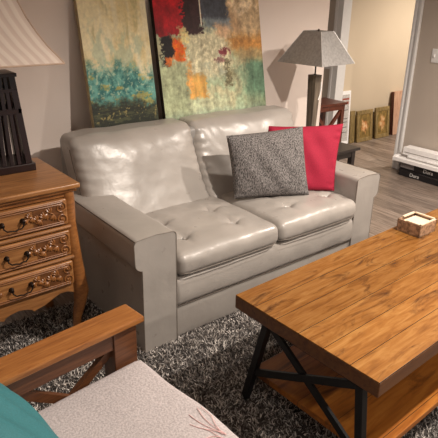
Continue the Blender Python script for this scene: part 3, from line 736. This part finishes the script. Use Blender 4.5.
# ---------------------------------------------------------------- things leaning in the hall
def leaner(name, label, cat, x0, x1, h, th, yb, lean, group=None):
    t = thing(name, label, cat, ((x0+x1)/2, yb, FZ+.002), group=group); R = Matrix.Rotation(-lean, 4, 'X'); w_ = x1-x0
    def put(n, g, m, parent=t, **k):
        g.v = [tuple(R@Vector(v)) for v in g.v]; return obj(n, g, m, parent, **k)
    return t, put, w_
HP = [(4.045, 4.13, .38, 'red'), (4.145, 4.44, .375, 'bloom'), (4.50, 4.78, .378, 'leaf')]
labs = ['framed picture mostly hidden behind its neighbour, nearest the white board in the hall',
        'gilt framed picture of a pale orange bloom, middle of the row in the hall',
        'gilt framed picture of golden leaves leaning farthest right of the framed row']
for k, (x0, x1, h, kind) in enumerate(HP):
    t, put, w_ = leaner('framed_picture', labs[k], 'picture', x0, x1, h, .025, 2.015+(.03 if k == 0 else 0), radians(7 if k else 5), 'framed pictures leaning in the hall')
    b = .048
    g = G().box(-w_/2, w_/2, 0, .025, 0, b).box(-w_/2, w_/2, 0, .025, h-b, h).box(-w_/2, -w_/2+b, 0, .025, b, h-b).box(w_/2-b, w_/2, 0, .025, b, h-b)
    put('frame', g, GILT, bevel=.004)
    nx = 30; vs = []; cols = []; fs = []
    for j in range(nx+1):
        for i in range(nx+1):
            a, c = i/nx*2-1, j/nx*2-1; rr = hypot(a, c*1.1); an = atan2(c, a)
            n = fb(a, c, k, 3, 3)
            base = mixc((112, 92, 48), (150, 122, 66), ss(-.4, .4, n))
            fl = ss(.2, -.2, rr-.55-.07*cos(5*an+k)-.35*n)
            col = mixc(base, mixc((214, 140, 84), (236, 204, 160), ss(-.3, .3, n+.3-rr)), fl*(1, .95, .75)[k])
            if k == 0: col = mixc(col, (150, 80, 40), .6)
            vs.append((-w_/2+b+(w_-2*b)*i/nx, .006, b+(h-2*b)*j/nx)); cols.append(col)
    for j in range(nx):
        for i in range(nx): fs.append((j*(nx+1)+i, j*(nx+1)+i+1, (j+1)*(nx+1)+i+1, (j+1)*(nx+1)+i))
    g = G(); g.v = vs; g.f = fs; put('picture', g, PAINT, cols=cols)
    put('backing', G().box(-w_/2+b*.8, w_/2-b*.8, .008, .02, b*.8, h-b*.8), CANVAS_D)
t, put, w_ = leaner('white_board', 'white edged panel with grey print and red mark leaning by the hall doorway', 'board', 3.785, 4.035, .62, .02, 2.06, radians(3.5))
put('panel', G().box(-w_/2, w_/2, 0, .018, 0, .62), WHITEP, bevel=.003)
put('grey_print', G().box(-w_/2+.02, w_/2-.025, -.0015, 0, .04, .58), mat('grey_print', (186, 182, 178), .6, var=.12, nscale=60))
RP = mat('red_print', (150, 70, 56), .6); DP = mat('dark_print', (90, 88, 90), .6)
put('red_mark', G().box(-w_/2+.06, w_/2-.04, -.003, -.0015, .47, .50), RP)
put('red_mark', G().box(-w_/2+.10, w_/2-.03, -.003, -.0015, .52, .54), RP)
for z in (.14, .20, .26, .30, .40): put('printed_line', G().box(-w_/2+.05, w_/2-.05, -.003, -.0015, z, z+.008), DP)
t, put, w_ = leaner('wooden_plank', 'pale wooden plank panel leaning upright at the far end of the hall wall', 'plank', 4.86, 5.10, .54, .05, 2.02, radians(6))
put('board', G().box(-w_/2, w_/2, 0, .045, 0, .54), PINE, bevel=.002)
put('side_edge', G().box(-w_/2-.004, -w_/2, 0, .045, 0, .54), WALNUT)

# ---------------------------------------------------------------- cartons and white boards along the right wall
def carton(label, x0, x1, y0, y1, z0, z1, rz, txt, labelpatch, ty):
    cx, cy = (x0+x1)/2, (y0+y1)/2
    t = thing('flooring_carton', label, 'carton', (cx, cy, z0), rz, 'black cartons against the right wall')
    obj('box', G().box(x0-cx, x1-cx, y0-cy, y1-cy, 0, z1-z0), BLACKB, t, bevel=.003)
    if labelpatch: obj('label_patch', G().box(x0-cx-.0012, x0-cx, y1-cy-.16, y1-cy-.01, .012, z1-z0-.008), GREYL, t)
    Mx = t.matrix_basis@Matrix.Translation((x0-cx-.0015, ty-cy, .016))@Matrix(((0, 0, -1), (-1, 0, 0), (0, 1, 0))).to_4x4()
    text('lettering', txt, .050, Mx, INKW, t)
    obj('stripe', G().box(x0-cx-.0012, x0-cx, y0-cy+.02, y1-cy-.22, z1-z0-.008, z1-z0-.0065), GREYL, t)
carton('black flooring carton lying at the bottom of the stack by the right wall', 3.49, 3.63, -.12, .985, FZ+.001, .048, radians(0), 'Dura', False, .86)
carton('black flooring carton with grey label, upper of the two by the right wall', 3.50, 3.63, -.10, .99, .049, .122, radians(0), 'Dura', True, .73)
t = thing('foam_board', 'wide flat white panel lying directly on the black cartons', 'panel', (3.545, .45, .123))
obj('sheet', G().box(-.09, .085, -.62, .57, 0, .035), WHITEP, t, bevel=.002)
obj('folded_end', G().prism([(-.09, .0), (-.09, .035), (-.06, .05), (.07, .05), (.07, .0)], .57, .60, 'xz'), WHITEP, t)
t = thing('foam_board', 'slim white board on top of the wide panel, lower of the two slim ones', 'panel', (3.54, .36, .161), radians(-1.5))
obj('board', G().box(-.055, .055, -.6, .56, 0, .026), WHITEP, t, bevel=.002)
obj('edge', G().box(-.058, -.055, -.6, .56, .004, .012), mat('grey_edge', (170, 164, 160), .6), t)
t = thing('foam_board', 'slim white board at the very top of the stack by the right wall', 'panel', (3.575, .41, .189), radians(1.2))
obj('board', G().box(-.06, .055, -.6, .57, 0, .075), WHITEP, t, bevel=.002)
obj('groove', G().box(-.0625, -.06, -.6, .55, .024, .030), mat('groove_shade', (150, 144, 140), .6), t)

# ---------------------------------------------------------------- armchair in the foreground
ga = radians(6.2)
ch = thing('armchair', 'brown wooden armchair with lattice side and pale grey fabric seat in the foreground', 'armchair', (-.75, -.86, FZ), ga)
Rinv = Matrix.Rotation(-ga, 3, 'Z')
# local frame: x forward (chair faces +x), y to the sofa side
O = Rinv@(Vector((-.300, -.535, 0))-Vector((-.75, -.86, 0)))   # centre of the far arm's front end
ax_, ay_ = O.x, O.y
def A(name, g, m=CHAIRW, **k):
    g.v = [(a, b, c-FZ) for a, b, c in g.v]; return obj(name, g, m, ch, **k)
def side(y, s):
    A('armrest', G().box(ax_-.80, ax_+.005, y-.052, y+.052, .598, .62), CHAIRW, bevel=.005)
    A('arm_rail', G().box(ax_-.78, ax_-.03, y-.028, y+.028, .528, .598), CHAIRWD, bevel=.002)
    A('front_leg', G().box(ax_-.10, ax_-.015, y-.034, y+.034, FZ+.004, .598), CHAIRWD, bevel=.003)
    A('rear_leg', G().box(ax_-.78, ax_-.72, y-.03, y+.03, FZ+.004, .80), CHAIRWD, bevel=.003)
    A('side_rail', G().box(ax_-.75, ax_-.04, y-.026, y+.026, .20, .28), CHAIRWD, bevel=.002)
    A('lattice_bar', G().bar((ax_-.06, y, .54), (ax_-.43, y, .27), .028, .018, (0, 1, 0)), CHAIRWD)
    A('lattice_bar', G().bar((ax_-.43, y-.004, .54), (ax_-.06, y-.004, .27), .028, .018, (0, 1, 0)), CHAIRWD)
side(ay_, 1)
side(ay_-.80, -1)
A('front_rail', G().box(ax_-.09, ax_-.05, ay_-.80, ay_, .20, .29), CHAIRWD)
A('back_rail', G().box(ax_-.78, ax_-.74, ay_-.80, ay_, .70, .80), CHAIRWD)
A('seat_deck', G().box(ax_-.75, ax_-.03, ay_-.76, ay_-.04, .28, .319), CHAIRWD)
def sfn(q, c):
    q = q.copy()
    if c[2] > 0: q.z += ss(0, .8, c[2])*(.012*(1-c[0]**4)*(1-c[1]**4)+.004*nz(q.x, q.y, 0, 7))
    if c[0] > .5: q.x += .008*nz(q.y, q.z, 4, 6)
    return q
SEATF = fabric('pale_grey_seat_fabric', (178, 170, 170), 170, .07, .9, .5)
cush = A('seat_cushion', G().soft((ax_-.74, ay_-.752, .32), (ax_-.010, ay_-.036, .470), .03, (34, 34, 6), sfn), SEATF, smooth=True)
def cushz(x, y):
    c0 = (x-(ax_-.3475))/.3925; c1 = (y-(ay_-.396))/.356
    return .470+.012*(1-c0**4)*(1-c1**4)+.004*nz(x, y, 0, 7)-FZ
g = G()
def loc(x, y): v = Rinv@(Vector((x, y, 0))-Vector((-.75, -.86, 0))); return v.x, v.y
for i, (px, py) in enumerate([(-.352, -.93), (-.335, -.908), (-.306, -.892), (-.28, -.89), (-.345, -.965), (-.36, -1.0)]):
    pa, pb = loc(-.300, -1.03), loc(px, py); pts = []
    for q in np.linspace(.1, 1, 9):
        x, y = lerp(pa[0], pb[0], q)+.006*sin(q*5+i), lerp(pa[1], pb[1], q)+.006*cos(q*4+i*2); x = min(x, ax_-.03); pts.append((x, y, cushz(x, y)-.0008))
    g.tube(pts, .0010, 5)
obj('embroidery', g, PINKCORD, cush)
bc = A('back_cushion', G().soft((ax_-.80, ay_-.74, .43), (ax_-.68, ay_-.06, .83), .05, (4, 20, 16)), SEATF, smooth=True)
# teal pillow propped on the seat
pillow('throw_pillow', 'teal throw pillow propped on the pale seat of the wooden armchair',
       (-1.08, -.56, .87), (-1.0, -1.05, .84), (-.66, -1.05, .50), (-.73, -.58, .53), .075, TEAL, 8.0, wr=1.5,
       seam=mat('teal_seam', (96, 160, 164), .8))
